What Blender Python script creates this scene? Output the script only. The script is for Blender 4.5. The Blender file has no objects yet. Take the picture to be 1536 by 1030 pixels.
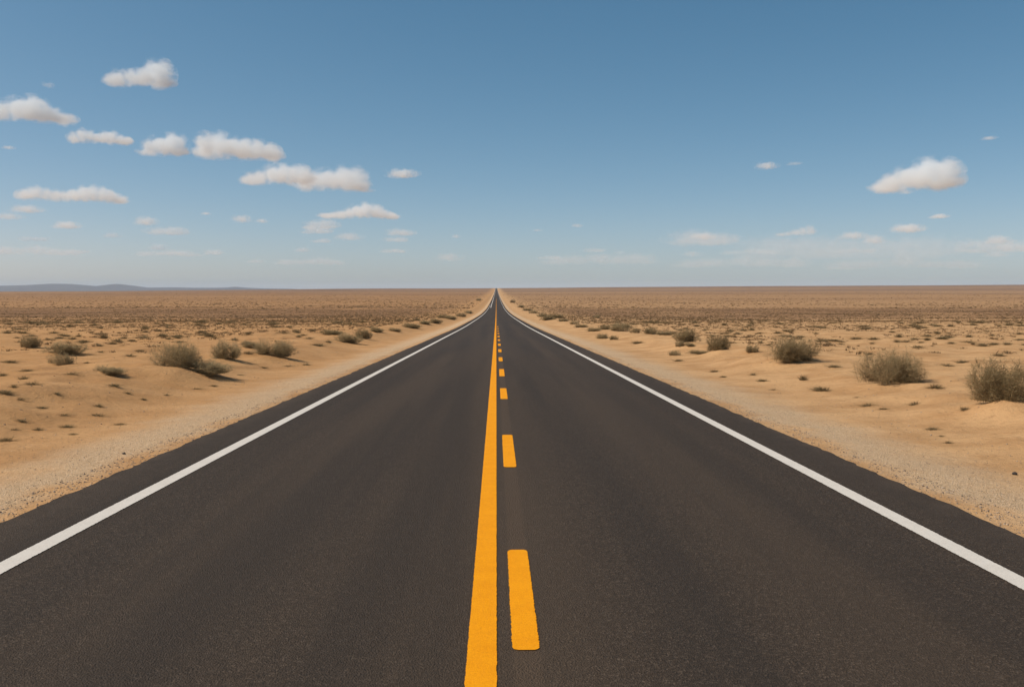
import bpy, math, random
import numpy as np
from mathutils import Vector, Matrix, noise as mnoise

S = bpy.context.scene
COL = S.collection
R = math.radians

# ------------------------------------------------------------------ camera
W0, H0 = 1536.0, 1030.0
FPX = 1365.33                                   # focal length in photo pixels (32 mm on 36 mm)
CAM_Z = 1.815
cam = bpy.data.cameras.new("camera")
cam.lens = 32.0
cam.sensor_width = 36.0
cam.clip_start = 0.05
cam.clip_end = 120000.0
camo = bpy.data.objects.new("camera", cam)
COL.objects.link(camo)
camo.location = (0.0, 0.0, CAM_Z)
PITCH = math.atan((515.0 - 434.0) / FPX)
YAW = math.atan((768.0 - 744.5) / FPX)
camo.rotation_euler = (R(90) - PITCH, 0.0, -YAW)
S.camera = camo
CAM_M = camo.rotation_euler.to_matrix()

# ------------------------------------------------------------------ sky, sun, exposure
SUN_EL, SUN_AZ = R(50), R(-96)                  # azimuth from +Y, clockwise positive (so the sun stands to the left)
world = bpy.data.worlds.new("World")
S.world = world
world.use_nodes = True
wn = world.node_tree
bg = wn.nodes["Background"]
sky = wn.nodes.new("ShaderNodeTexSky")
sky.sky_type = 'NISHITA'
sky.sun_disc = False
sky.sun_elevation = SUN_EL
sky.sun_rotation = SUN_AZ
sky.altitude = 0.0
sky.air_density = 0.56
sky.dust_density = 0.75
sky.ozone_density = 1.0
# the air of this day: a touch less red overhead, a touch less violet low down
_sp = wn.nodes.new("ShaderNodeSeparateColor"); _cb = wn.nodes.new("ShaderNodeCombineColor")
wn.links.new(sky.outputs[0], _sp.inputs[0])
for _i, (_g, _k) in enumerate(((1.347, .730), (.931, 1.219), (.817, 1.384))):
    _p = wn.nodes.new("ShaderNodeMath"); _p.operation = 'POWER'; _p.inputs[1].default_value = _g
    _m = wn.nodes.new("ShaderNodeMath"); _m.operation = 'MULTIPLY'; _m.inputs[1].default_value = _k
    wn.links.new(_sp.outputs[_i], _p.inputs[0]); wn.links.new(_p.outputs[0], _m.inputs[0]); wn.links.new(_m.outputs[0], _cb.inputs[_i])
wn.links.new(_cb.outputs[0], bg.inputs[0])
bg.inputs[1].default_value = 0.1
sun = bpy.data.lights.new("sun", 'SUN')
sun.energy = 4.2
sun.angle = R(0.53)
sun.color = (1.0, 0.93, 0.80)
suno = bpy.data.objects.new("sun", sun)
COL.objects.link(suno)
sdir = Vector((math.sin(SUN_AZ) * math.cos(SUN_EL), math.cos(SUN_AZ) * math.cos(SUN_EL), math.sin(SUN_EL)))
suno.rotation_euler = sdir.to_track_quat('Z', 'Y').to_euler()
suno.location = (-20, 10, 30)
S.view_settings.view_transform = 'Standard'
S.view_settings.look = 'None'
S.view_settings.gamma = 1.0
S.view_settings.use_curve_mapping = False
S.view_settings.exposure = 0.0
S.cycles.max_bounces = 14
S.cycles.diffuse_bounces = 3
S.cycles.glossy_bounces = 2
S.cycles.volume_bounces = 12
S.cycles.volume_step_rate = 0.5
S.cycles.transparent_max_bounces = 16

# ------------------------------------------------------------------ helpers
def smooth(a, b, x):
    t = np.clip((np.asarray(x, float) - a) / (b - a), 0, 1)
    return t * t * (3 - 2 * t)

def _hash(ix, iy, seed):
    n = (ix.astype(np.int64) * 374761393 + iy.astype(np.int64) * 668265263 + seed * 982451653) & 0xffffffff
    n = ((n ^ (n >> 13)) * 1274126177) & 0xffffffff
    n = n ^ (n >> 16)
    return (n & 0xffff) / 65535.0 * 2 - 1

def vnoise(x, y, seed=0):
    x = np.asarray(x, float); y = np.asarray(y, float)
    ix = np.floor(x); iy = np.floor(y)
    fx = x - ix; fy = y - iy
    ux = fx * fx * fx * (fx * (fx * 6 - 15) + 10); uy = fy * fy * fy * (fy * (fy * 6 - 15) + 10)
    a = _hash(ix, iy, seed); b = _hash(ix + 1, iy, seed); c = _hash(ix, iy + 1, seed); d = _hash(ix + 1, iy + 1, seed)
    return (a * (1 - ux) + b * ux) * (1 - uy) + (c * (1 - ux) + d * ux) * uy

def mesh_from(name, verts, faces, n=None):
    """verts (N,3); faces either an (M,k) array or a list of tuples."""
    me = bpy.data.meshes.new(name)
    v = np.asarray(verts, np.float32)
    if isinstance(faces, np.ndarray):
        k = faces.shape[1]; m = faces.shape[0]
        me.vertices.add(len(v)); me.vertices.foreach_set("co", v.ravel())
        me.loops.add(m * k); me.loops.foreach_set("vertex_index", faces.astype(np.int32).ravel())
        me.polygons.add(m)
        me.polygons.foreach_set("loop_start", np.arange(0, m * k, k, dtype=np.int32))
        me.polygons.foreach_set("loop_total", np.full(m, k, np.int32))
        me.update(calc_edges=True)
    else:
        me.from_pydata([tuple(map(float, p)) for p in v], [], faces)
    return me

def link(name, me, mat=None, parent=None, loc=None):
    o = bpy.data.objects.new(name, me)
    COL.objects.link(o)
    if mat is not None and me is not None and len(me.materials) == 0:
        me.materials.append(mat)
    if parent is not None:
        o.parent = parent
    if loc is not None:
        o.location = loc
    return o

def tag(o, label=None, cat=None, group=None, kind=None):
    if label: o['label'] = label
    if cat: o['category'] = cat
    if group: o['group'] = group
    if kind: o['kind'] = kind
    return o

def shade_smooth(me):
    me.polygons.foreach_set("use_smooth", np.ones(len(me.polygons), bool))

class N:
    """small node-tree builder"""
    def __init__(self, name):
        self.m = bpy.data.materials.new(name)
        self.m.use_nodes = True
        self.t = self.m.node_tree
        self.t.nodes.clear()
        self.out = self.add("ShaderNodeOutputMaterial")
    def add(self, typ, **kw):
        n = self.t.nodes.new(typ)
        for k, v in kw.items(): setattr(n, k, v)
        return n
    def put(self, inp, v):
        if hasattr(v, "is_output"): self.t.links.new(v, inp)
        elif v is not None: inp.default_value = v
    def math(self, op, a, b=None, c=None, clamp=False):
        n = self.add("ShaderNodeMath", operation=op, use_clamp=clamp)
        self.put(n.inputs[0], a)
        if b is not None: self.put(n.inputs[1], b)
        if c is not None: self.put(n.inputs[2], c)
        return n.outputs[0]
    def mix(self, f, a, b, blend='MIX'):
        n = self.add("ShaderNodeMix", data_type='RGBA', blend_type=blend)
        self.put(n.inputs[0], f)
        self.put(n.inputs[6], a if hasattr(a, "is_output") else (*a, 1.0))
        self.put(n.inputs[7], b if hasattr(b, "is_output") else (*b, 1.0))
        return n.outputs[2]
    def noise(self, vec, scale, detail=3.0, rough=0.55, dist=0.0):
        n = self.add("ShaderNodeTexNoise")
        if vec is not None: self.put(n.inputs["Vector"], vec)
        n.inputs["Scale"].default_value = scale
        n.inputs["Detail"].default_value = detail
        n.inputs["Roughness"].default_value = rough
        n.inputs["Distortion"].default_value = dist
        return n.outputs["Fac"]
    def ramp(self, f, stops, interp='LINEAR'):
        n = self.add("ShaderNodeValToRGB")
        cr = n.color_ramp; cr.interpolation = interp
        while len(cr.elements) < len(stops): cr.elements.new(0.5)
        for e, (p, c) in zip(cr.elements, stops):
            e.position = p
            e.color = (c, c, c, 1) if isinstance(c, (int, float)) else (*c, 1)
        self.put(n.inputs[0], f)
        return n.outputs[0]
    def rng(self, v, a, b, c=0.0, d=1.0, smoothed=True):
        n = self.add("ShaderNodeMapRange", interpolation_type='SMOOTHSTEP' if smoothed else 'LINEAR')
        self.put(n.inputs[0], v)
        for i, q in zip((1, 2, 3, 4), (a, b, c, d)): self.put(n.inputs[i], q)
        return n.outputs[0]
    def scalevec(self, vec, s):
        n = self.add("ShaderNodeVectorMath", operation='MULTIPLY')
        self.put(n.inputs[0], vec); n.inputs[1].default_value = s
        return n.outputs[0]
    def bump(self, h, strength, dist):
        n = self.add("ShaderNodeBump")
        self.put(n.inputs["Strength"], strength)
        n.inputs["Distance"].default_value = dist
        self.put(n.inputs["Height"], h)
        return n.outputs[0]
    def bsdf(self, col, rough=0.8, normal=None, spec=0.3):
        n = self.add("ShaderNodeBsdfPrincipled")
        self.put(n.inputs["Base Color"], col if hasattr(col, "is_output") else (*col, 1))
        self.put(n.inputs["Roughness"], rough)
        n.inputs["Specular IOR Level"].default_value = spec
        if normal is not None: self.put(n.inputs["Normal"], normal)
        self.t.links.new(n.outputs[0], self.out.inputs[0])
        return n

# ------------------------------------------------------------------ the lie of the land
_py = np.array([-400, 0, 60, 100, 140, 180, 258, 340, 419, 637, 900, 1194, 1900, 2730, 3500, 4200, 4700, 5500, 7500, 9000, 60000], float)
_pz = np.array([9.3, 0, -1.40, -2.32, -3.10, -3.85, -5.10, -6.05, -6.7, -7.3, -7.5, -7.2, -5.6, -2.0, 2.6, 7.2, 6.5, -1, -32, -38, -38], float)
_dy = np.concatenate([np.arange(-400, 1200, 2.0), np.arange(1200, 9000, 10.0), np.arange(9000, 60001, 500.0)])
def _pchip(x, y, xi):
    h = np.diff(x); d = np.diff(y) / h
    m = np.zeros(len(x)); m[0], m[-1] = d[0], d[-1]
    for i in range(1, len(x) - 1):
        if d[i - 1] * d[i] > 0:
            w1 = 2 * h[i] + h[i - 1]; w2 = h[i] + 2 * h[i - 1]
            m[i] = (w1 + w2) / (w1 / d[i - 1] + w2 / d[i])
    k = np.clip(np.searchsorted(x, xi) - 1, 0, len(h) - 1)
    t = (xi - x[k]) / h[k]
    return ((2*t**3 - 3*t**2 + 1) * y[k] + (t**3 - 2*t**2 + t) * h[k] * m[k] + (-2*t**3 + 3*t**2) * y[k+1] + (t**3 - t**2) * h[k] * m[k+1])
_dz = _pchip(_py, _pz, _dy)
def prof(y):
    return np.interp(y, _dy, _dz)

MOUNDS = []                                      # (x, y, radius x, radius y, height), filled when the bushes are placed
def ground(x, y, mounds=True):
    x = np.asarray(x, float); y = np.asarray(y, float)
    z = prof(y)
    xx = np.clip(x, -6000, 6000)
    z = z + 0.0066 * xx * smooth(1200, 4200, y)
    ax = np.abs(x)
    near = 1.0 / (1.0 + (np.maximum(y, 0) / 90.0) ** 2)
    edge = 6.5 + 0.5 * vnoise(y / 6.0, np.sign(x) * 3 + 5, 11) * near
    o = np.where(ax < 4.09, -0.14, -0.018 - 0.04 * np.maximum(ax - 4.1, 0))
    bank = np.where(x < 0, 0.36, 0.26)
    o = np.where(ax > 6.0, -0.0895 + bank * smooth(edge, edge + 3.2, ax), o)
    wt = smooth(6.0, 9.0, ax)
    n = 0.10 * vnoise(x / 6.5, y / 8.0, 1) + 0.11 * vnoise(x / 2.4 + .3, y / 3.0, 2) + 0.07 * vnoise(x / .9, y / 1.1, 3) + 0.036 * vnoise(x / .37, y / .4, 4)
    z = z + o + n * wt * near
    z = z + smooth(14, 60, ax) * (0.35 * vnoise(x / 45, y / 40, 5) + 0.2 * vnoise(x / 18, y / 16, 6)) * np.minimum(1, 500.0 / np.maximum(y, 1))
    z = z + 2.0 * vnoise(x / 600, y / 420, 8) * smooth(60, 500, ax) * smooth(500, 1500, y)
    if mounds:
        for (mx, my, rx, ry, mh) in MOUNDS:
            q = ((x - mx) / rx) ** 2 + ((y - my) / ry) ** 2
            z = z + np.where(q < 9, mh * np.exp(-q), 0)
    return z

def ray(px, py):
    d = CAM_M @ Vector(((px - W0 / 2) / FPX, (H0 / 2 - py) / FPX, -1.0))
    return d / d.y
_T = 3.0 * 1.003 ** np.arange(0, 2450)
def at(px, py):
    """point of the land seen at photo pixel (px, py)"""
    d = ray(px, py)
    gz = ground(d.x * _T, _T, False)
    rz = CAM_Z + d.z * _T
    k = np.nonzero(rz <= gz)[0]
    i = k[0] if len(k) else len(_T) - 1
    return float(d.x * _T[i]), float(_T[i])

# ------------------------------------------------------------------ materials
def land_material():
    b = N("desert_land")
    geo = b.add("ShaderNodeNewGeometry")
    P = geo.outputs["Position"]
    sx = b.add("ShaderNodeSeparateXYZ"); b.put(sx.inputs[0], P)
    X, Y = sx.outputs[0], sx.outputs[1]
    ax = b.math('ABSOLUTE', X)
    n_big = b.noise(P, 0.09, 4, .6)
    n_mid = b.noise(P, 0.7, 5, .6)
    n_fine = b.noise(P, 9.0, 4, .65)
    n_grain = b.noise(P, 70.0, 2, .7)
    sand = b.mix(n_big, (.495, .285, .135), (.59, .358, .175))
    sand = b.mix(b.rng(n_mid, .34, .70), sand, (.40, .218, .095))
    left = b.rng(X, -14, 8)                                        # the left verge is redder sand
    sand = b.mix(b.math('MULTIPLY', b.math('SUBTRACT', 1.0, left), .55), sand, (.44, .222, .084))
    sand = b.mix(b.rng(n_fine, .52, .78, 0, .6), sand, (.25, .135, .062))
    sand = b.mix(b.rng(n_grain, .55, .8, 0, .35), sand, (.18, .11, .065))
    # darker, crusted patches on the left slope and thin streaks of washed sand
    crust = b.math('MULTIPLY', b.rng(b.noise(b.scalevec(P, (.55, .28, 0)), 1.0, 7, .72), .50, .66), b.math('MULTIPLY', b.math('SUBTRACT', 1.0, left), b.rng(ax, 6.5, 8.5)))
    sand = b.mix(b.math('MULTIPLY', crust, .6), sand, (.26, .135, .058))
    streak = b.rng(b.noise(b.scalevec(P, (.5, 2.2, 0)), 1.0, 6, .7), .5, .72, 0, .35)
    sand = b.mix(streak, sand, (.33, .185, .085))
    # gravel shoulder beside the asphalt
    e_in = b.math('ADD', ax, b.math('MULTIPLY', b.math('SUBTRACT', b.noise(P, .8, 4, .6), .5), 1.5))
    gmask = b.math('MULTIPLY', b.rng(e_in, 4.25, 4.9), b.math('SUBTRACT', 1.0, b.rng(e_in, 5.0, 6.4)))
    vor = b.add("ShaderNodeTexVoronoi"); b.put(vor.inputs["Vector"], P); vor.inputs["Scale"].default_value = 60.0
    cell = b.add("ShaderNodeSeparateColor"); b.put(cell.inputs[0], vor.outputs["Color"])
    grav = b.ramp(cell.outputs[0], [(0, (.26, .165, .092)), (.2, (.51, .345, .205)), (.6, (.61, .43, .265)), (.85, (.66, .48, .31)), (1, (.70, .54, .385))])
    grav = b.mix(b.rng(n_mid, .35, .7, 0, .5), grav, (.57, .40, .25))
    grav = b.mix(b.rng(b.noise(P, 26.0, 3, .7), .56, .74, 0, .42), grav, (.22, .155, .10))
    col = b.mix(b.math('MULTIPLY', gmask, .78), sand, grav)
    # far land cover: bands of dry scrub on reddish soil, by distance along the road
    ylog = b.math('LOGARITHM', b.math('MAXIMUM', Y, 1.0), 10.0)
    str_n = b.noise(b.scalevec(P, (.004, .02, 0)), 1.0, 5, .65)
    yw = b.math('ADD', ylog, b.math('MULTIPLY', b.math('SUBTRACT', str_n, .5), .22))
    band = b.ramp(b.rng(yw, 1.8, 3.8, 0, 1, False), [
        (0.0, 0.0), (.10, .12), (.19, .35), (.24, .85), (.36, .95), (.42, .50), (.50, .42), (.56, .68), (.62, .50), (.70, .85), (.74, .5), (.80, .98), (.84, .70), (.89, 1.0), (.93, .9), (.965, .25)])
    patch = b.noise(b.scalevec(P, (.03, .06, 0)), 1.0, 6, .7)
    band = b.math('MULTIPLY', band, b.rng(patch, .28, .56, .35, 1.0))
    band = b.math('MULTIPLY', band, b.rng(ax, 9.0, 26.0))
    brown = b.mix(b.noise(b.scalevec(P, (.006, .03, 0)), 1.0, 4, .6), (.142, .071, .033), (.235, .127, .062))
    brown = b.mix(b.rng(Y, 800, 2600), brown, (.175, .102, .064))
    col = b.mix(band, col, brown)
    h = b.math('ADD', b.math('MULTIPLY', n_fine, .6), b.math('MULTIPLY', n_grain, .25))
    h = b.math('ADD', h, b.math('MULTIPLY', b.math('MULTIPLY', vor.outputs["Distance"], gmask), .3))
    h = b.math('ADD', h, b.math('MULTIPLY', n_mid, 1.6))
    fade = b.rng(Y, 10, 160, 1.0, .15)
    b.bsdf(col, .95, b.bump(h, fade, .05), .1)
    return b.m

def asphalt_material():
    b = N("asphalt")
    geo = b.add("ShaderNodeNewGeometry"); P = geo.outputs["Position"]
    sx = b.add("ShaderNodeSeparateXYZ"); b.put(sx.inputs[0], P)
    X, Y = sx.outputs[0], sx.outputs[1]
    vor = b.add("ShaderNodeTexVoronoi"); b.put(vor.inputs["Vector"], P); vor.inputs["Scale"].default_value = 95.0
    cell = b.add("ShaderNodeSeparateColor"); b.put(cell.inputs[0], vor.outputs["Color"])
    agg = b.ramp(cell.outputs[0], [(0, (.011, .008, .006)), (.5, (.0375, .0265, .0188)), (.85, (.069, .0485, .034)), (1, (.15, .11, .08))])
    soft = b.noise(P, 55.0, 3, .7)
    col = b.mix(b.rng(soft, .3, .7, 0, .42), agg, (.047, .033, .0236))
    # long bands worn along the lanes
    xs = b.math('ADD', X, b.math('MULTIPLY', b.math('SUBTRACT', b.noise(b.scalevec(P, (.5, .05, 0)), 1.0, 3), .5), 1.1))
    lane = b.ramp(b.rng(xs, -4.3, 4.3, 0, 1, False), [(0, .5), (.10, .45), (.17, .15), (.25, .8), (.34, .35), (.42, .55), (.48, .9), (.53, .9), (.58, .3), (.66, .2), (.74, .85), (.82, .35), (.9, .2), (1, .7)], 'B_SPLINE')
    col = b.mix(b.math('MULTIPLY', lane, .7), col, (.080, .054, .035))
    col = b.mix(b.rng(b.noise(b.scalevec(P, (1.3, .035, 0)), 1.0, 4, .55), .40, .66, 0, .5), col, (.031, .0235, .0185))
    # ghost of the old broken line between the dashes
    ghost = b.math('MULTIPLY', b.rng(X, .07, .10), b.math('SUBTRACT', 1.0, b.rng(X, .21, .25)))
    col = b.mix(b.math('MULTIPLY', ghost, .55), col, (.088, .058, .037))
    # sand blown on to the edges
    ax = b.math('ABSOLUTE', X)
    dust = b.math('MULTIPLY', b.rng(ax, 3.7, 4.35), b.rng(b.noise(P, 3.0, 5, .7), .35, .7))
    col = b.mix(b.math('MULTIPLY', dust, .35), col, (.12, .085, .06))
    h = b.math('ADD', b.math('MULTIPLY', vor.outputs["Distance"], .8), soft)
    b.bsdf(col, b.rng(soft, .3, .7, .72, .9), b.bump(h, b.rng(Y, 5, 60, .8, .08), .012), .15)
    return b.m

def paint_material(name, c1, c2, wear):
    b = N(name)
    geo = b.add("ShaderNodeNewGeometry"); P = geo.outputs["Position"]
    n = b.noise(P, 60.0, 4, .7)
    n2 = b.noise(P, 6.0, 4, .6)
    col = b.mix(b.rng(b.math('ADD', b.math('MULTIPLY', n2, .35), b.math('MULTIPLY', n, .65)), .35, .68), c1, c2)
    col = b.mix(b.rng(n, .60, .80, 0, wear), col, (.07, .055, .045))
    b.bsdf(col, .75, b.bump(b.noise(P, 110.0, 3, .7), .5, .008), .10)
    return b.m

def plant_material(name, c_dark, c_mid, c_light):
    b = N(name)
    geo = b.add("ShaderNodeNewGeometry"); P = geo.outputs["Position"]
    oi = b.add("ShaderNodeObjectInfo")
    n = b.noise(P, 6.0, 4, .65)
    col = b.ramp(b.math('ADD', b.math('MULTIPLY', n, .8), b.math('MULTIPLY', oi.outputs["Random"], .25)), [(.25, c_dark), (.5, c_mid), (.8, c_light)])
    d = b.add("ShaderNodeBsdfDiffuse"); b.put(d.inputs[0], col)
    t = b.add("ShaderNodeBsdfTranslucent"); b.put(t.inputs[0], col)
    x = b.add("ShaderNodeMixShader"); x.inputs[0].default_value = .38
    b.t.links.new(d.outputs[0], x.inputs[1]); b.t.links.new(t.outputs[0], x.inputs[2])
    b.t.links.new(x.outputs[0], b.out.inputs[0])
    return b.m

M_LAND = land_material()
M_ASPH = asphalt_material()
M_WHITE = paint_material("white_road_paint", (.63, .575, .515), (.54, .49, .435), .35)
M_YELLOW = paint_material("yellow_road_paint", (.83, .325, .004), (.72, .255, .002), .22)
M_BUSH = plant_material("bush_foliage", (.215, .158, .080), (.355, .265, .142), (.48, .375, .222))
M_STEM = plant_material("bush_stem", (.11, .08, .05), (.16, .12, .075), (.22, .17, .11))
M_TUFT = plant_material("dry_tuft", (.15, .105, .05), (.23, .168, .088), (.32, .24, .135))
M_SCRUB = plant_material("far_scrub", (.145, .092, .046), (.205, .134, .070), (.265, .18, .10))
def stone_material():
    b = N("stones")
    geo = b.add("ShaderNodeNewGeometry"); P = geo.outputs["Position"]
    c = b.ramp(b.noise(P, 31.0, 1, .5), [(.3, (.09, .07, .055)), (.45, (.25, .185, .135)), (.6, (.40, .30, .215)), (.75, (.50, .40, .31))])
    b.bsdf(c, .9, b.bump(b.noise(P, 220, 2), .3, .004), .15)
    return b.m
M_STONE = stone_material()
def hill_material():
    b = N("hill_rock_haze_blue")
    geo = b.add("ShaderNodeNewGeometry"); P = geo.outputs["Position"]
    c = b.ramp(b.noise(P, .004, 6, .65), [(.3, (.055, .055, .07)), (.6, (.09, .085, .10))])  # dark rock tone with the blue of distant haze put into its colour
    b.bsdf(c, .95, b.bump(b.noise(P, .006, 5, .6), .8, 60.0), .1)
    return b.m

# ------------------------------------------------------------------ plants: where they stand (photo pixel of the foot, width, height)
#  (px, py, width, height, kind, label, category, group)
G_BUSH = "large desert bushes beside the road"
G_MID = "smaller desert shrubs beside the road"
BUSHES = [
 (1499, 609, 84, 62, 0, "tall round olive bush cut by the right edge of the photo", 'bush', G_BUSH),
 (1336, 580, 100, 50, 1, "broad fluffy olive bush with dark foot on a low sand mound right of the road", 'bush', G_BUSH),
 (1188, 545, 80, 36, 2, "low wide olive bush sloping down to its right side, right of the road", 'bush', G_BUSH),
 (1078, 529, 36, 26, 3, "compact round bush standing alone left of the low wide sloping bush", 'bush', G_BUSH),
 (1029, 514, 40, 19, 4, "dome shaped bush with a tiny dark shrub at its left foot", 'bush', G_BUSH),
 (928, 496, 34, 13, 5, "leftmost large bush in the clump row right of the road", 'bush', G_BUSH),
 (266, 557, 78, 38, 1, "largest bush left of the road, brown and fluffy, touching a low spreading shrub", 'bush', G_BUSH),
 (311, 564, 78, 20, 6, "low spreading shrub at the right foot of the largest left bush", 'bush', G_BUSH),
 (340, 540, 50, 26, 3, "grey brown bush behind and right of the largest left bush", 'bush', G_BUSH),
 (374, 523, 34, 11, 6, "flat shrub behind the gap between two left bushes", 'bush', G_BUSH),
 (414, 537, 58, 25, 2, "dark dense bush nearest the road on the left side", 'bush', G_BUSH),
 (99, 532, 58, 18, 4, "wide dome bush with another pale bush directly in front of it", 'bush', G_BUSH),
 (92, 549, 40, 18, 5, "pale grey bush directly in front of a wide dome bush", 'bush', G_BUSH),
 (46, 523, 30, 18, 3, "small dark leaning bush near the left edge of the photo", 'bush', G_BUSH),
 (163, 562, 50, 12, 6, "long flat dark shrub lying on the sand slope, left side", 'bush', G_BUSH),
 (522, 516, 44, 15, 4, "broad brown shrub of the touching pair left of the road", 'bush', G_BUSH),
 (545, 510, 26, 16, 3, "taller darker shrub at the right of the touching pair left of the road", 'bush', G_BUSH),
 (616, 492, 36, 10, 6, "long shrub in the roadside row further along the left side", 'bush', G_BUSH),
 (592, 497, 22, 7, 6, "small flat shrub just before the long shrub in the left roadside row", 'shrub', G_MID),
 (653, 485, 24, 10, 4, "olive shrub in the left roadside row before the road dips", 'shrub', G_MID),
 (676, 479, 22, 8, 6, "dark low shrub second last in the left roadside row", 'shrub', G_MID),
 (691, 475, 20, 8, 5, "last grey shrub of the left roadside row beside the dip", 'shrub', G_MID),
 (563, 498, 28, 8, 6, "thin brown shrub behind the touching pair left of the road", 'shrub', G_MID),
 (497, 502, 40, 7, 6, "faint wide shrub on the flat behind the broad brown shrub", 'shrub', G_MID),
 (891, 497, 26, 8, 6, "flat green shrub at the road end of the right clump row", 'shrub', G_MID),
 (908, 494, 24, 9, 4, "shrub squeezed between two others in the right clump row", 'shrub', G_MID),
 (953, 499, 18, 8, 5, "small shrub just right of the clump row on the right side", 'shrub', G_MID),
 (976, 501, 20, 11, 3, "upright small shrub between the clump row and the dome shaped bush", 'shrub', G_MID),
 (996, 502, 22, 6, 6, "flat pale shrub left of the dome shaped bush", 'shrub', G_MID),
 (1020, 521, 15, 10, 3, "tiny dark shrub at the left foot of the dome shaped bush", 'shrub', G_MID),
 (1034, 520, 18, 6, 6, "tiny flat shrub under the dome shaped bush", 'shrub', G_MID),
 (904, 509, 22, 8, 4, "left one of two little shrubs on the sand near the right gravel", 'shrub', G_MID),
 (920, 510, 16, 7, 5, "right one of two little shrubs on the sand near the right gravel", 'shrub', G_MID),
 (1128, 529, 22, 11, 3, "pale upright shrub just left of the low wide sloping bush", 'shrub', G_MID),
 (1012, 534, 20, 8, 5, "dark shrub on the small sand bank near the right gravel", 'shrub', G_MID),
 (1050, 532, 36, 6, 6, "long flat strip of dry shrub left of the compact round bush", 'shrub', G_MID),
 (822, 480, 26, 9, 4, "green shrub beside the right verge before the road dips", 'shrub', G_MID),
 (845, 482, 18, 6, 6, "low shrub right of the green shrub by the dip", 'shrub', G_MID),
 (800, 470, 16, 6, 5, "small shrub close to the right verge in the dip", 'shrub', G_MID),
 (782, 461, 12, 5, 4, "tiny shrub by the right verge past the dip", 'shrub', G_MID),
 (769, 454, 9, 6, 3, "farthest tiny shrub by the right verge beyond the dip", 'shrub', G_MID),
 (718, 451, 9, 5, 3, "farthest tiny shrub by the left verge beyond the dip", 'shrub', G_MID),
 (872, 491, 22, 7, 6, "low shrub just past the right clump row toward the road", 'shrub', G_MID),
 (814, 475, 20, 7, 4, "olive shrub in the right verge row between the green one and the dip", 'shrub', G_MID),
 (834, 477, 24, 8, 6, "wide flat shrub behind the green shrub by the dip", 'shrub', G_MID),
 (791, 466, 16, 5, 6, "low shrub in the right verge row inside the dip", 'shrub', G_MID),
 (703, 470, 16, 6, 4, "small shrub close to the left verge inside the dip", 'shrub', G_MID),
 (664, 477, 24, 7, 5, "grey shrub behind the dark low one in the left roadside row", 'shrub', G_MID),
 (636, 486, 26, 7, 6, "flat shrub between the long shrub and the olive one, left roadside row", 'shrub', G_MID),
 (938, 491, 22, 7, 4, "shrub half hidden behind the leftmost large bush of the right clump row", 'shrub', G_MID),
 (862, 486, 18, 6, 5, "grey shrub between the dip and the right clump row", 'shrub', G_MID),
 (896, 477, 12, 6, 4, "lone dark shrub on the flat far behind the right clump row", 'shrub', G_MID),
]
T_RN = "small dry tuft on bare sand between the right gravel and the big bushes"
T_RF = "small dry tuft on the sandy flat behind the big right bushes"
T_LN = "small dry tuft on the reddish sand slope left of the gravel"
T_LF = "small dry tuft on the sandy flat among the left bushes"
TUFTS = [
 (1205, 570, 14, 11), (1232, 587, 28, 10), (1144, 572, 16, 6), (1302, 609, 22, 7), (1325, 614, 15, 4), (1373, 607, 19, 9),
 (1447, 619, 17, 8), (1399, 645, 20, 7), (1412, 655, 10, 4), (1422, 665, 13, 6), (1403, 584, 22, 10), (1251, 551, 20, 6),
 (1420, 549, 20, 5), (1445, 544, 24, 6), (1498, 534, 16, 6), (1377, 522, 20, 6), (1285, 509, 20, 5), (1249, 511, 24, 4),
 (1184, 506, 16, 6), (1141, 515, 13, 6), (957, 515, 20, 5), (1018, 542, 14, 5), (1305, 532, 12, 7), (1220, 530, 16, 4),
 (1348, 506, 12, 8), (1475, 520, 16, 8), (1425, 507, 16, 4), (1090, 501, 14, 7), (1098, 515, 16, 6), (1072, 558, 14, 5),
 (1085, 566, 10, 4), (1130, 563, 14, 5), (1160, 585, 10, 4), (1285, 597, 8, 4), (1486, 571, 14, 4), (1466, 599, 10, 4),
 (108, 562, 18, 7), (36, 569, 18, 8), (48, 577, 24, 7), (7, 591, 24, 9), (21, 581, 16, 7), (4, 564, 14, 7), (14, 544, 26, 6),
 (151, 529, 15, 4), (149, 519, 15, 5), (177, 513, 24, 7), (156, 508, 13, 10), (244, 505, 15, 7), (252, 509, 12, 5),
 (315, 505, 16, 8), (270, 514, 14, 5), (266, 506, 17, 4), (214, 507, 19, 5), (210, 527, 15, 4), (195, 535, 15, 7),
 (170, 579, 26, 5), (118, 505, 10, 5), (47, 504, 15, 4), (73, 510, 15, 5), (372, 533, 14, 6), (215, 600, 14, 4),
 (100, 641, 26, 6), (57, 646, 22, 6), (8, 661, 28, 8), (95, 623, 20, 5), (145, 624, 26, 6), (147, 610, 24, 5), (294, 584, 20, 4),
 (320, 580, 12, 4), (468, 497, 10, 5), (442, 497, 9, 5), (448, 506, 9, 5), (432, 550, 16, 4), (460, 548, 18, 4),
 (476, 519, 22, 6), (493, 514, 14, 5), (625, 481, 15, 6), (598, 481, 11, 5), (40, 556, 20, 4), (130, 545, 12, 3),
 (30, 632, 20, 5), (60, 612, 18, 4), (190, 590, 14, 3), (250, 593, 14, 3), (360, 563, 12, 3), (395, 552, 14, 3),
 (110, 652, 14, 4), (20, 645, 16, 5), (180, 637, 16, 4), (30, 600, 16, 5), (85, 591, 16, 4),
]

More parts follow.
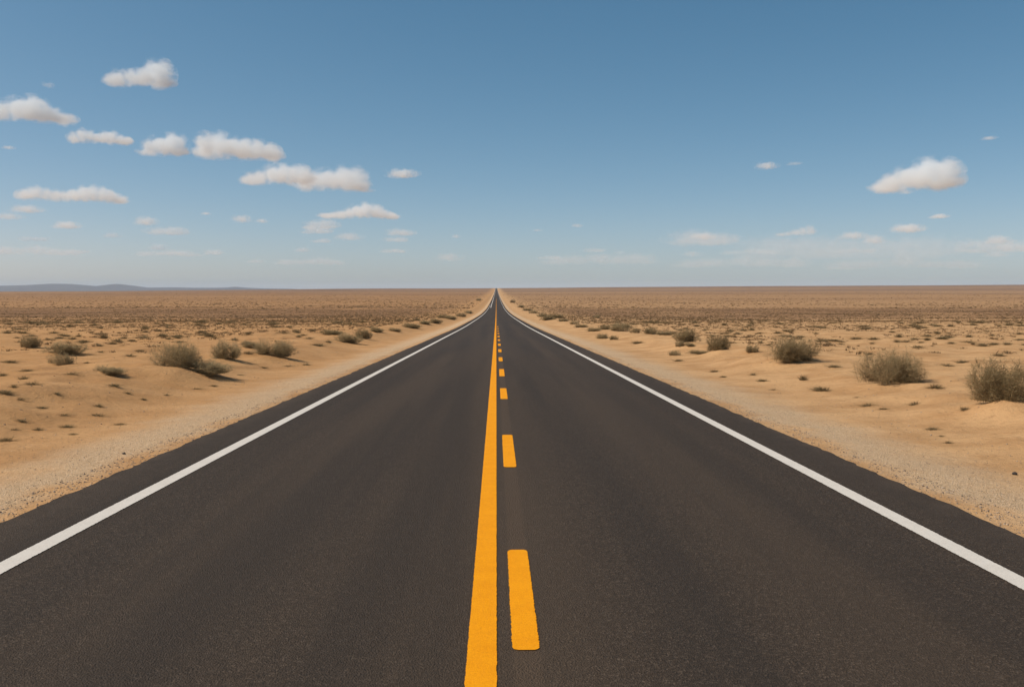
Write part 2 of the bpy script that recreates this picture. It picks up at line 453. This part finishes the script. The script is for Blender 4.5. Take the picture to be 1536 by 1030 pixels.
def px_size(y):
    return y / (FPX * math.cos(PITCH))
placed = []
for (px, py, w, h, kind, lab, cat, grp) in BUSHES:
    x, y = at(px, py)
    s = px_size(y)
    placed.append((x, y, w * s, h * s, kind, lab, cat, grp))
    if y < 60:
        MOUNDS.append((x - .1 * w * s, y - .25 * w * s, w * s * .62, w * s * .55, min(.16, .17 * h * s)))

# ------------------------------------------------------------------ the ground sheet, the shoulders, the road
def grow(a, step, ratio, end):
    out = [a]
    while out[-1] < end:
        out.append(out[-1] + step); step *= ratio
    return out
xs_side = [4.0, 4.1, 4.2, 4.32] + list(np.arange(4.45, 7.0, .15)) + list(np.arange(7.0, 13.9, .2)) + grow(14.0, .3, 1.045, 26000)
xs = np.array([-v for v in reversed(xs_side)] + [-2.0, 0.0, 2.0] + xs_side)
ys = np.array([-300, -120, -60, -30, -18, -10, -5, -2, 0] + list(np.arange(1, 5, .5)) + list(np.arange(5, 16, .12)) + grow(16, .14, 1.0075, 9000) + [10000, 12000, 16000, 24000, 34000, 46000], float)
def grid(xs, ys, zf):
    gx, gy = np.meshgrid(xs, ys)
    gz = zf(gx, gy)
    v = np.stack([gx, gy, gz], -1).reshape(-1, 3)
    nx, ny = len(xs), len(ys)
    i = (np.arange(ny - 1)[:, None] * nx + np.arange(nx - 1)[None, :]).ravel()
    f = np.stack([i, i + 1, i + 1 + nx, i + nx], -1)
    return v, f
v, f = grid(xs, ys, ground)
me = mesh_from("ground", v, f); shade_smooth(me)
tag(link("ground", me, M_LAND), kind='structure')
print("ground verts", len(v))

# asphalt: rows as the ground's, a ragged edge and a skirt
ry = ys[(ys >= -120) & (ys <= 5600)]
rx = np.array([-4.27, -4.25, -4.0, -3.0, -2.0, -1.0, 0, 1.0, 2.0, 3.0, 4.0, 4.25, 4.27])
gx, gy = np.meshgrid(rx, ry)
gz = prof(gy) + 0.0066 * gx * smooth(1200, 4200, gy)
jit = (.018 * vnoise(gy / .35, np.sign(gx) * 7, 21) + .02 * vnoise(gy / .13, np.sign(gx) * 7, 22) + .008 * vnoise(gy / 2.3, np.sign(gx) * 7, 23)) * (np.abs(gx) > 4.1)
gx = gx + jit
gz[:, 0] -= .16; gz[:, -1] -= .16
vv = np.stack([gx, gy, gz], -1).reshape(-1, 3)
nx = len(rx); i = (np.arange(len(ry) - 1)[:, None] * nx + np.arange(nx - 1)[None, :]).ravel()
road = link("road", mesh_from("road", vv, np.stack([i, i + 1, i + 1 + nx, i + nx], -1)), M_ASPH)
road.data.polygons.foreach_set('use_smooth', np.zeros(len(road.data.polygons), bool))
tag(road, kind='structure')

def road_z(x, y):
    return prof(y) + 0.0066 * np.asarray(x) * smooth(1200, 4200, y) + .005 + np.maximum(y, 0) * 2e-5
def stripe(name, y0, y1, xl, xr, mat, seed, rounded=False, jitter=.006):
    yy = np.concatenate([np.arange(max(y0, -20), min(y1, 30), .012), [q for q in ry if q > 30 and y0 < q < y1], [y1]])
    yy = yy[(yy >= y0)]
    if y0 < -20: yy = np.concatenate([[y0], yy])
    xl_ = np.full(len(yy), xl) if np.isscalar(xl) else np.interp(yy, *xl)
    xr_ = np.full(len(yy), xr) if np.isscalar(xr) else np.interp(yy, *xr)
    nearw = (yy < 40)
    xl_ = xl_ + jitter * (vnoise(yy / .013, 1.5, seed) + .12 * vnoise(yy / .3, 1.5, seed + 3)) * nearw
    xr_ = xr_ + jitter * (vnoise(yy / .013, 1.5, seed + 1) + .12 * vnoise(yy / .3, 1.5, seed + 4)) * nearw
    if rounded:
        e = np.minimum(yy - yy[0], yy[-1] - yy); r = min(.07, .2 * (yy[-1] - yy[0]))
        ins = np.where(e < r, r - np.sqrt(np.maximum(r * r - (r - e) ** 2, 0)), 0)
        xl_, xr_ = xl_ + np.minimum(ins * .4, .03), xr_ - np.minimum(ins * .4, .03)
    a = np.stack([xl_, yy, road_z(xl_, yy)], -1); b_ = np.stack([xr_, yy, road_z(xr_, yy)], -1)
    v = np.empty((2 * len(yy), 3)); v[0::2] = a; v[1::2] = b_
    k = np.arange(len(yy) - 1) * 2
    return link(name, mesh_from(name, v, np.stack([k, k + 1, k + 3, k + 2], -1)), mat, road)
o = stripe("center_line", -20, 900, -.156, 0.0, M_YELLOW, 31, jitter=.0035)
o['label'] = "solid yellow centre line"
DASH = [(4.76, 6.8), (10.45, 13.2), (18.6, 21.2), (25.1, 28.2), (32.3, 35.4), (39.6, 42.8), (46.8, 50), (54.3, 57.5), (62.2, 65.4), (70.4, 73.6), (79, 82.4), (89, 92.5), (100, 104), (-2.6, -.4), (-10, -7.8)]
for k, (a, b_) in enumerate(DASH):
    o = stripe("lane_dash", a, b_, .083, .232, M_YELLOW, 50 + k * 7, True, .0055)
    o['label'] = "short yellow dash right of the solid centre line"
o = stripe("edge_line", -20, 520, -3.58, -3.42, M_WHITE, 33, jitter=.005)
o['label'] = "white edge line on the left side"
o = stripe("edge_line", 425, 3600, ([425, 560, 900, 3600], [-2.75, -2.95, -3.1, -3.1]), ([425, 560, 900, 3600], [-2.42, -2.62, -2.75, -2.75]), M_WHITE, 35)
o['label'] = "far stretch of white line set in from the left edge"
o = stripe("edge_line", -20, 3600, 3.42, 3.58, M_WHITE, 37, jitter=.005)
o['label'] = "white edge line on the right side"

# loose stones on the shoulders
rng = np.random.default_rng(5)
def stones(n, ylo, yhi, xlo, xhi, smin, smax, pw):
    y = ylo * (yhi / ylo) ** rng.random(n)
    t = rng.random(n) ** pw
    x = (xlo + (xhi - xlo) * t) * np.where(rng.random(n) < .5, -1, 1)
    s = smin + (smax - smin) * rng.random(n) ** 3
    z = np.maximum(ground(x, y), np.where(np.abs(x) < 4.3, -9, -9)) + s * .15
    base = np.array([[1, 0, 0], [-1, 0, 0], [0, 1, 0], [0, -1, 0], [0, 0, .75], [0, 0, -.75]], float)
    v = base[None] * s[:, None, None] * (.55 + .6 * rng.random((n, 6, 1)))
    a = rng.random(n) * 6.28
    c, q = np.cos(a)[:, None], np.sin(a)[:, None]
    v = np.stack([v[..., 0] * c - v[..., 1] * q, v[..., 0] * q + v[..., 1] * c, v[..., 2]], -1) + np.stack([x, y, z], -1)[:, None]
    f = np.array([[0, 2, 4], [2, 1, 4], [1, 3, 4], [3, 0, 4], [2, 0, 5], [1, 2, 5], [3, 1, 5], [0, 3, 5]])
    return v.reshape(-1, 3), (f[None] + np.arange(n)[:, None, None] * 6).reshape(-1, 3)
parts = [stones(9000, 4.5, 45, 4.28, 4.75, .004, .018, 1.0), stones(14000, 5, 50, 4.4, 7.2, .003, .012, 1.2), stones(2600, 8, 60, 6.5, 13, .004, .024, 1.3)]
off = 0; vs = []; fs = []
for v, f in parts:
    vs.append(v); fs.append(f + off); off += len(v)
tag(link("gravel", mesh_from("gravel", np.concatenate(vs), np.concatenate(fs)), M_STONE), "loose pale gravel strewn along both road shoulders", "gravel", kind='stuff')

def rock(px, py, size, label):
    x, y = at(px, py)
    b = []
    import bmesh
    bm = bmesh.new()
    bmesh.ops.create_icosphere(bm, subdivisions=3, radius=size)
    for q in bm.verts:
        q.co *= 1 + .35 * mnoise.noise(q.co * 1.6 / size + Vector((px, 0, 0)))
        q.co.z *= .75
    me = bpy.data.meshes.new("rock"); bm.to_mesh(me); bm.free()
    b = N("dark_rock")
    geo = b.add("ShaderNodeNewGeometry")
    b.bsdf(b.ramp(b.noise(geo.outputs["Position"], 60, 3), [(.3, (.03, .024, .02)), (.7, (.075, .06, .05))]), .9)
    o = link("rock", me, b.m, None, (x, y, float(ground(x, y)) + size * .35))
    tag(o, label, "rock", "dark rocks on the sand")
rock(186, 681, .022, "small dark rock lying on the left gravel shoulder")
rock(1522, 712, .028, "small dark rock on the sand at the right edge of the photo")

# ------------------------------------------------------------------ plant meshes
def ribbons(base, tip, bend, width, segs=2):
    """tapered flat twigs: base, tip (N,3), bend offset at the middle, width (N,)"""
    n = len(base)
    d = tip - base
    side = np.cross(d, rng.normal(size=(n, 3)))
    side /= np.linalg.norm(side, axis=1, keepdims=True) + 1e-9
    mid = (base + tip) * .5 + bend
    w = width[:, None]
    v = np.stack([base - side * w * .5, base + side * w * .5, mid - side * w * .42, mid + side * w * .42, tip], 1)
    idx = np.arange(n)[:, None] * 5
    f = np.concatenate([idx + np.array([[0, 1, 3]]), idx + np.array([[0, 3, 2]]), idx + np.array([[2, 3, 4]])], 0)
    return v.reshape(-1, 3), f

def bush_meshes(n_stem, n_twig, flat, skew, twig_len, width, lobes):
    """unit bush: 1 wide, 1 high (z 0..1); returns stems and foliage"""
    # clumps give it an uneven outline
    cl = []
    for k in range(lobes):
        a = rng.random() * 6.28; r = (.27 if skew == 0 else .36) * math.sqrt(rng.random())
        cl.append((r * math.cos(a), r * math.sin(a), .6 + .42 * rng.random()))
    st_b, st_t = [], []
    for k in range(n_stem):
        cx, cy, ch = cl[rng.integers(lobes)]
        a = rng.random() * 6.28
        e = rng.random() ** .7
        r = .06 + .19 * math.sin(e * 1.5) * (.6 + .5 * rng.random())
        b0 = np.array([cx * 1.0 + .07 * rng.normal(), cy * 1.0 + .07 * rng.normal(), -.04])
        t0 = np.array([cx + r * math.cos(a) + skew * .1, cy + r * math.sin(a), max(.12, ch * (1 - .75 * e ** 2.2)) * (.75 + .3 * rng.random())])
        t0[2] *= (1 - .5 * skew * (t0[0] + .1))
        st_b.append(b0); st_t.append(t0)
    st_b = np.array(st_b); st_t = np.array(st_t)
    bend = np.stack([.05 * rng.normal(size=n_stem), .05 * rng.normal(size=n_stem), .07 * rng.random(n_stem)], 1)
    sv, sf = ribbons(st_b, st_t, bend, np.full(n_stem, width * 1.0))
    # twigs along each stem
    m = n_stem * n_twig
    si = np.repeat(np.arange(n_stem), n_twig)
    t = (.04 + .96 * rng.random(m))[:, None]
    p = st_b[si] * (1 - t) ** 1 + st_t[si] * t + bend[si] * (4 * t * (1 - t))
    out = p - np.array([0, 0, .12]); out /= np.linalg.norm(out, axis=1, keepdims=True) + 1e-9
    d = out * .55 + rng.normal(size=(m, 3)) * .7 + np.array([0, 0, .22])
    d /= np.linalg.norm(d, axis=1, keepdims=True)
    L = twig_len * (.4 + .9 * rng.random(m))[:, None]
    tip = p + d * L
    tip[:, 2] = np.maximum(tip[:, 2], .0)
    fv, ff = ribbons(p, tip, rng.normal(size=(m, 3)) * .012, width * (.6 + .8 * rng.random(m)))
    lo, hi = np.percentile(fv[:, 0], 2), np.percentile(fv[:, 0], 98)
    ylo, yhi = np.percentile(fv[:, 1], 2), np.percentile(fv[:, 1], 98)
    sh = np.array([(lo + hi) / 2, (ylo + yhi) / 2, 0]); fv = fv - sh; sv = sv - sh
    s = np.array([1.0 / (hi - lo), 1.0 / (yhi - ylo), .97 / np.percentile(fv[:, 2], 98)])
    return mesh_from("bush_stems", sv * s, sf), mesh_from("bush_foliage", fv * s, ff)

PROTO = []
for (ns, nt, skew, tl, wd, lb) in [
    (220, 75, 0.0, .11, .0034, 8),     # 0 tall round
    (280, 66, 0.15, .10, .0030, 11),   # 1 broad fluffy
    (260, 62, 0.55, .10, .0034, 10),   # 2 sloping
    (150, 58, 0.1, .12, .0055, 6),     # 3 compact
    (150, 58, 0.2, .11, .0055, 8),     # 4 dome
    (110, 48, 0.2, .12, .006, 6),      # 5 small dome
    (160, 52, 0.45, .11, .0055, 10),   # 6 flat spreading
]:
    a, b_ = bush_meshes(ns, nt, 1.0, skew, tl, wd, lb)
    a.materials.append(M_STEM); b_.materials.append(M_BUSH)
    PROTO.append((a, b_))

def put_bush(x, y, w, h, kind, lab, cat, grp, i):
    root = bpy.data.objects.new("desert_bush" if cat == 'bush' else "desert_shrub", None)
    COL.objects.link(root)
    root.empty_display_size = .2
    root.location = (x, y, float(ground(x, y)) - .01)
    ang = rng.normal() * .35 + (math.pi if (kind not in (2, 6) and rng.random() < .5) else 0)
    root.rotation_euler = (0, 0, ang)
    k = .76 if kind == 1 else (.88 if y < 75 else .80)
    root.scale = (w * k, w * .76, h * (.90 if y < 75 else .74))
    tag(root, lab, cat, grp)
    st, fo = PROTO[kind]
    link("stems", st, None, root); link("foliage", fo, None, root)
    return root
for i, args in enumerate(placed):
    put_bush(*args, i)

def tuft_mesh(n, spread, width):
    b0 = np.stack([rng.normal(size=n) * .16 * spread, rng.normal(size=n) * .16, np.full(n, -.04)], 1)
    d = np.stack([rng.normal(size=n) * .28 * spread + b0[:, 0] * .8, rng.normal(size=n) * .25 + b0[:, 1] * .8, .25 + .75 * rng.random(n)], 1)
    d[:, 2] *= np.exp(-(b0[:, 0] / .35) ** 2)
    tip = b0 + d
    return ribbons(b0, tip, rng.normal(size=(n, 3)) * .05 + np.array([0, 0, .06]), width * (.6 + .8 * rng.random(n)))
TPROTO = []
for n, sp, wd in [(260, 1.0, .022), (200, 1.2, .024), (150, .8, .026), (320, 1.1, .02), (120, 1.3, .03)]:
    v, f = tuft_mesh(n, sp, wd)
    me = mesh_from("dry_tuft", v, f); me.materials.append(M_TUFT); TPROTO.append(me)
def put_tuft(x, y, w, h, lab, grp):
    o = link("dry_tuft", TPROTO[rng.integers(len(TPROTO))], None, None, (x, y, float(ground(x, y)) - .005))
    o.rotation_euler = (0, 0, rng.normal() * .5)
    o.scale = (w, w * .8, h)
    tag(o, lab, 'tuft', grp)
for (px, py, w, h) in TUFTS:
    x, y = at(px, py); s = px_size(y)
    if px > 744:
        lab, grp = (T_RN, "tufts near the right gravel") if py > 545 and x < 12.5 else (T_RF, "tufts on the right flat")
    else:
        lab, grp = (T_LN, "tufts on the left slope") if py > 560 else (T_LF, "tufts on the left flat")
    put_tuft(x, y, w * s, h * s, lab, grp)
# many more small tufts dotting both flats, nearest ones each by itself
cnt = 0
prng = random.Random(11)
while cnt < 165:
    py = 484 + 34 * prng.random() ** 1.5
    px = prng.uniform(-10, 1546)
    x, y = at(px, py)
    if abs(x) < 10 or y > 170: continue
    s = px_size(y)
    put_tuft(x, y, prng.uniform(8, 20) * s, prng.uniform(3, 6.5) * s,
             "tiny dark tuft dotting the middle distance of the right flat" if x > 0 else "tiny dark tuft dotting the middle distance of the left flat",
             "tiny tufts on the right flat" if x > 0 else "tiny tufts on the left flat")
    cnt += 1

# far scrub covering the plain, too many to count
def scrub(n, y0, y1, blades, wlo, whi, hlo, hhi, dens, bw):
    y = y0 * (y1 / y0) ** rng.random(n)
    side = np.where(rng.random(n) < .5, -1, 1)
    ax = 11 + (0.66 * y + 30 - 11) * rng.random(n)
    x = ax * side
    keep = rng.random(n) < dens(x, y)
    x, y = x[keep], y[keep]; n = len(x)
    z = ground(x, y) - .02
    w = wlo + (whi - wlo) * rng.random(n) ** 2; h = hlo + (hhi - hlo) * rng.random(n) ** 1.5
    b0 = np.stack([rng.normal(size=(n, blades)) * .22 * w[:, None], rng.normal(size=(n, blades)) * .2 * w[:, None], np.zeros((n, blades))], -1)
    d = np.stack([rng.normal(size=(n, blades)) * .25 * w[:, None], rng.normal(size=(n, blades)) * .25 * w[:, None], h[:, None] * (.4 + .6 * rng.random((n, blades)))], -1)
    b0 += np.stack([x, y, z], -1)[:, None]
    tip = b0 + d
    sd = np.stack([rng.normal(size=(n, blades)), rng.normal(size=(n, blades)) * .5, np.zeros((n, blades))], -1) * (bw * w)[:, None, None]
    v = np.stack([b0 - sd, b0 + sd, tip], 2).reshape(-1, 3)
    return v, np.arange(len(v)).reshape(-1, 3)
def dens_a(x, y):
    p = vnoise(x / 30, y / 60, 61) * .25 + vnoise(x / 5, y / 9, 62) * .25
    left = np.where(x < 0, 1.3, 1.0)
    return np.clip(.06 + smooth(34, 170, y) * .9 * left + p * .5, .02, 1)
def dens_b(x, y):
    p = vnoise(x / 140, y / 60, 63) * .6 + vnoise(x / 40, y / 25, 64) * .4
    return np.clip(.55 + p * .9, .03, 1)
A0 = scrub(44000, 34, 125, 26, .14, .8, .05, .20, dens_a, .045)
A = scrub(56000, 120, 420, 10, .16, .9, .05, .22, dens_a, .12)
A = (np.concatenate([A0[0], A[0]]), np.concatenate([A0[1], A[1] + len(A0[0])]))
B = scrub(32000, 380, 2400, 5, .6, 1.9, .15, .42, dens_b, .30)
tag(link("scrub", mesh_from("scrub", np.concatenate([A[0], B[0]]), np.concatenate([A[1], B[1] + len(A[0])])), M_SCRUB),
    "brown dry scrub covering the far plain on both sides", "scrub", kind='stuff')
print("scrub tris", len(A[1]) + len(B[1]))

# ------------------------------------------------------------------ far hills on the left
HD = 17000.0
hp = [(-160, 434), (-60, 430), (0, 428.5), (40, 427.6), (60, 426.4), (85, 425.6), (105, 426), (125, 427.5), (150, 429.2), (163, 427.3), (174, 426.0), (186, 426.8), (200, 429.5), (225, 431.2), (260, 430.9), (300, 431.6), (335, 431.3), (353, 430.2), (370, 431.4), (400, 432.6), (430, 433.0), (470, 435)]
hx = np.array([p[0] for p in hp], float); hy = np.array([p[1] for p in hp], float)
pxs = np.linspace(-160, 470, 260)
top = np.array([_pchip(hx, hy, np.array([q]))[0] for q in pxs])
X = np.array([ray(q, 430).x * HD for q in pxs])
Z = (434 - top) / FPX * HD + CAM_Z
rows = []
for t in np.linspace(-1, 1, 33):
    env = (1 - abs(t)) ** .85
    zz = -60 + (Z + 60) * env
    zz = zz + env * (1 - env) * (90 * np.array([mnoise.fractal(Vector((a / 900, t * 3, 0)), 1.0, 2.0, 5) for a in X]))
    rows.append(np.stack([X, np.full_like(X, HD + t * 3200), zz], -1))
v = np.concatenate(rows); nx = len(X)
i = (np.arange(32)[:, None] * nx + np.arange(nx - 1)[None, :]).ravel()
me = mesh_from("hills", v, np.stack([i, i + 1, i + 1 + nx, i + nx], -1)); shade_smooth(me)
tag(link("hills", me, hill_material()), "low blue hills on the horizon at the left", kind='structure')

# ------------------------------------------------------------------ haze: one closed box of even pale air
def haze():
    x0, x1, y0, y1, z0, z1 = -27000, 27000, -1500, 47000, -75, 190
    v = [(x0, y0, z0), (x1, y0, z0), (x1, y1, z0), (x0, y1, z0), (x0, y0, z1), (x1, y0, z1), (x1, y1, z1), (x0, y1, z1)]
    f = [(0, 3, 2, 1), (4, 5, 6, 7), (0, 1, 5, 4), (1, 2, 6, 5), (2, 3, 7, 6), (3, 0, 4, 7)]
    b = N("haze_air")
    n = b.add("ShaderNodeVolumePrincipled")
    n.inputs["Color"].default_value = (.70, .84, 1.0, 1)
    n.inputs["Density"].default_value = 3.6e-5
    b.t.links.new(n.outputs[0], b.out.inputs[1])
    tag(link("haze", mesh_from("haze", v, f), b.m), kind='stuff')
haze()

# ------------------------------------------------------------------ clouds
def cloud_material(name, tau, h, lobes):
    """vapour: denser towards the middle of each lobe, frayed by noise"""
    b = N(name)
    tc = b.add("ShaderNodeTexCoord"); P = tc.outputs["Object"]
    nz = b.noise(b.scalevec(P, (.72, 1, 1)), 3.4 / h, 8, .68)
    nz2 = b.noise(P, .8 / h, 2, .5)
    g = None
    for (x, y, z, rx, ry, rz) in lobes:
        mp = b.add("ShaderNodeMapping", vector_type='TEXTURE')
        b.put(mp.inputs[0], P)
        mp.inputs["Location"].default_value = (x, y, z); mp.inputs["Scale"].default_value = (rx, ry, rz)
        gr = b.add("ShaderNodeTexGradient", gradient_type='SPHERICAL'); b.put(gr.inputs[0], mp.outputs[0])
        g = gr.outputs[1] if g is None else b.math('SMOOTH_MAX', g, gr.outputs[1], .2)
    f = b.math('ADD', g, b.math('MULTIPLY', b.math('SUBTRACT', nz, .5), 2.3))
    f = b.math('ADD', f, b.math('MULTIPLY', b.math('SUBTRACT', nz2, .5), .9))
    f = b.rng(f, .20, .72)
    f = b.math('MULTIPLY', f, b.rng(g, .0, .12))
    n = b.add("ShaderNodeVolumePrincipled")
    n.inputs["Color"].default_value = (.94, .975, 1, 1)
    n.inputs["Anisotropy"].default_value = 0.0
    b.put(n.inputs["Density"], b.math('MULTIPLY', f, tau * .36 / h))
    b.t.links.new(n.outputs[0], b.out.inputs[1])
    return b.m
import bmesh
crng = random.Random(4)
PENDING = []
def cloud(px0, px1, ptop, pbase, tau, label, group, lobes=None):
    """a cloud seen between px0 and px1, from ptop down to pbase; lobes = [(place along 0..1, height 0..1)]"""
    D = min(800.0 * FPX / max(434 - pbase, 10), 21000.0)
    s = D / FPX
    c = ray((px0 + px1) / 2, 0); cx = c.x * D
    zb = CAM_Z + (434 - pbase) * s
    w, h = (px1 - px0) * s, (pbase - ptop) * s
    n = int(min(max(5, round(2.1 * w / h)), 14)) if lobes else int(min(max(2, round(.8 * w / h)), 7))
    L = []
    for k in range(n):
        u = (k + .5 + (crng.uniform(-.16, .16) if 0 < k < n - 1 else 0)) / n
        if lobes: env = float(np.interp(u, [q[0] for q in lobes], [q[1] for q in lobes]))
        else: env = (1 - (2 * u - 1) ** 2) ** .6 * crng.uniform(.65, 1.0) + .1
        env = max(env, .22)
        rz = h * env * .63
        rx = max(rz * (.85 if lobes else 1.1), 1.2 * w / n) * crng.uniform(1.05, 1.35)
        ry = max(1.3 * rz, min(1.5 * h, .45 * w)) * crng.uniform(.85, 1.1)
        x = min(max((u - .5) * w, -w * .505 + rx), w * .505 - rx) if rx < w * .505 else 0
        L.append((x, crng.uniform(-.25, .25) * h, rz * (.70 + .16 * env), rx, ry, rz))
    bm = bmesh.new()
    for (x, y, z, rx, ry, rz) in L:
        m = Matrix.Translation((x, y, z)) @ Matrix.Diagonal((rx, ry, rz, 1))
        bmesh.ops.create_icosphere(bm, subdivisions=3, radius=.97, matrix=m)
    me = bpy.data.meshes.new("cloud"); bm.to_mesh(me); bm.free()
    tmp = bpy.data.objects.new("cloud", me); COL.objects.link(tmp)
    rm = tmp.modifiers.new("r", 'REMESH'); rm.mode = 'VOXEL'; rm.voxel_size = max(h / 14, w / 90)
    tmp.location = (cx, D, zb)
    tmp.rotation_euler = (0, 0, -math.atan2(cx, D))
    tag(tmp, label, "cloud", group)
    PENDING.append((tmp, cloud_material("cloud_vapour", tau, h, L)))
def finish_clouds():
    """the unions become plain closed meshes"""
    dg = bpy.context.evaluated_depsgraph_get()
    done = [(o, bpy.data.meshes.new_from_object(o.evaluated_get(dg)), m) for o, m in PENDING]
    for o, me, m in done:
        o.modifiers.clear()
        o.data = me; me.name = "cloud"; me.materials.clear(); me.materials.append(m)
        shade_smooth(me)

GC = "clouds in the sky"
CLOUDS = [
 (150, 262, 97, 136, 7, "small white cloud with a rounded knob on top, highest of all", [(0, .15), (.2, .5), (.55, .62), (.60, .58), (.66, 1.0), (.84, 1.0), (.9, .4), (1, .12)]),
 (-45, 108, 148, 187, 7, "white cloud with one peak and a thin tail, cut by the left photo edge", [(0, .5), (.4, .75), (.52, 1.0), (.62, .75), (.75, .35), (1, .12)]),
 (97, 193, 199, 220, 5, "small flat white cloud left of the pair that touch", [(0, .4), (.25, .95), (.45, .7), (.65, .9), (1, .3)]),
 (198, 281, 203, 238, 7, "left one of two white clouds that touch side by side", [(0, .2), (.35, .7), (.65, 1), (.8, .7), (1, .3)]),
 (281, 424, 202, 242, 7, "right and larger one of two white clouds that touch side by side", [(0, .35), (.15, .75), (.27, 1.0), (.45, .75), (.65, .72), (.85, .5), (1, .15)]),
 (352, 470, 248, 279, 5, "left half of the long lumpy grey white cloud", [(0, .3), (.25, .6), (.5, 1), (.8, .9), (1, .5)]),
 (432, 557, 250, 288, 5, "right half of the long lumpy grey white cloud", [(0, .6), (.3, .8), (.6, .9), (.75, 1), (.88, .55), (1, .2)]),
 (578, 622, 254, 270, 4, "small pointed cloud just right of the long lumpy one", None),
 (22, 185, 279, 305, 4.5, "long low cloud with two humps, left side", [(0, .3), (.2, .8), (.4, .6), (.6, .9), (.7, 1), (.85, .5), (1, .15)]),
 (470, 600, 304, 329, 5, "white cloud with a sharp peak and tapering ends, nearest the road", [(0, .2), (.3, .5), (.5, .85), (.62, 1), (.8, .5), (1, .15)]),
 (1308, 1454, 238, 286, 7.5, "biggest white cloud on the right with a tall rounded crown", [(0, .25), (.2, .5), (.45, .75), (.58, 1), (.68, .9), (.8, .88), (.92, .5), (1, .2)]),
 (1136, 1170, 241, 256, 2.5, "tiny white puff alone left of the biggest right cloud", None),
 (1474, 1504, 204, 211, 1.2, "tiny thin streak of cloud above the biggest right cloud", None),
 (1399, 1436, 318, 328, 2.5, "small oval puff under the biggest right cloud", None),
 (1335, 1402, 332, 350, 3, "small flat topped cloud above the pale bank at right", None),
 (1266, 1306, 345, 360, 2.2, "little rounded cloud on the pale bank at right", None),
 (1167, 1232, 337, 354, 1.5, "sloping cloud rising to its right on the pale bank", [(0, .2), (.4, .5), (.85, 1), (1, .5)]),
 (985, 1125, 344, 370, 1.2, "left end of the pale cloud bank at right", None),
 (1080, 1310, 349, 392, .7, "broad faint middle of the pale cloud bank at right", None),
 (1235, 1470, 350, 392, .72, "broad faint right part of the pale cloud bank", None),
 (1435, 1600, 355, 380, 1.5, "pale cloud at the right end of the bank, cut by the photo edge", None),
 (1296, 1340, 353, 366, 1.8, "small soft puff between the rounded cloud and the flat topped one", None),
 (1030, 1085, 346, 360, 1.7, "soft hump on the left end of the pale cloud bank", None),
 (1480, 1536, 353, 366, 1.9, "soft hump on the pale cloud at the right end of the bank", None),
 (0, 58, 306, 322, 2.2, "grey white cloud at the left edge under the two humped one", None),
 (-25, 26, 320, 332, 1.2, "dim scrap of cloud touching the left edge of the photo", None),
 (64, 114, 331, 345, 2.6, "small rounded cloud low on the left side", None),
 (188, 232, 326, 340, 2.2, "small domed cloud over a longer flat one", None),
 (202, 282, 339, 354, 1.8, "longer flat cloud under the small domed one", None),
 (342, 370, 320, 336, 2.4, "round puff with a smaller puff on its right", None),
 (377, 396, 327, 336, 1.6, "smaller puff on the right of a round puff", None),
 (442, 510, 330, 345, 1.6, "upper layer of the faint stacked cloud under the sharp peak", None),
 (440, 500, 340, 352, 1.4, "lower layer of the faint stacked cloud under the sharp peak", None),
 (496, 540, 345, 362, 1.3, "faint mound at the right of the stacked cloud", None),
 (570, 626, 343, 355, 1.5, "faint flat cloud with a low hump near the road", None),
 (566, 614, 355, 364, 1.1, "faint streak directly under the low humped cloud near the road", None),
]
for (a, b_, t, bs, tau, lab, lobes) in CLOUDS:
    cloud(a, b_, t, bs, tau, lab, GC, lobes)
FAINT_L = "faint small cloud smear low in the left half of the sky"
FAINT_R = "faint small cloud smear low in the right half of the sky"
for (a, b_, t, bs, tau) in [(458, 496, 358, 365, .7), (564, 612, 373, 380, .6), (650, 690, 376, 393, .5), (432, 464, 371, 379, .7), (358, 392, 388, 395, .4),
    (528, 556, 282, 291, .9), (294, 330, 375, 383, .7), (210, 246, 366, 376, .9), (86, 124, 373, 381, .7), (14, 64, 355, 363, .7), (-30, 110, 368, 384, .7), (190, 300, 374, 386, .5), (400, 520, 386, 398, .5),
    (140, 178, 349, 358, .6), (226, 274, 377, 383, .4), (672, 692, 352, 358, .5), (-4, 14, 222, 229, 1.0), (58, 78, 130, 141, .5), (292, 312, 318, 324, .7)]:
    cloud(a, b_, t, bs, tau * 1.9, FAINT_L, "faint cloud smears on the left")
for (a, b_, t, bs, tau) in [(798, 813, 343, 348, .5), (854, 879, 335, 342, .7), (872, 914, 372, 379, .6), (922, 942, 374, 383, .5), (804, 846, 383, 389, .5),
    (1026, 1056, 374, 386, .7), (1180, 1210, 243, 249, .5), (1352, 1378, 285, 292, .8), (1480, 1530, 374, 386, .7), (1260, 1330, 371, 380, .5), (1080, 1180, 372, 382, .4), (800, 1000, 378, 398, .6), (1000, 1240, 384, 402, .6), (1230, 1500, 386, 404, .6)]:
    cloud(a, b_, t, bs, tau * 1.15, FAINT_R, "faint cloud smears on the right")
finish_clouds()
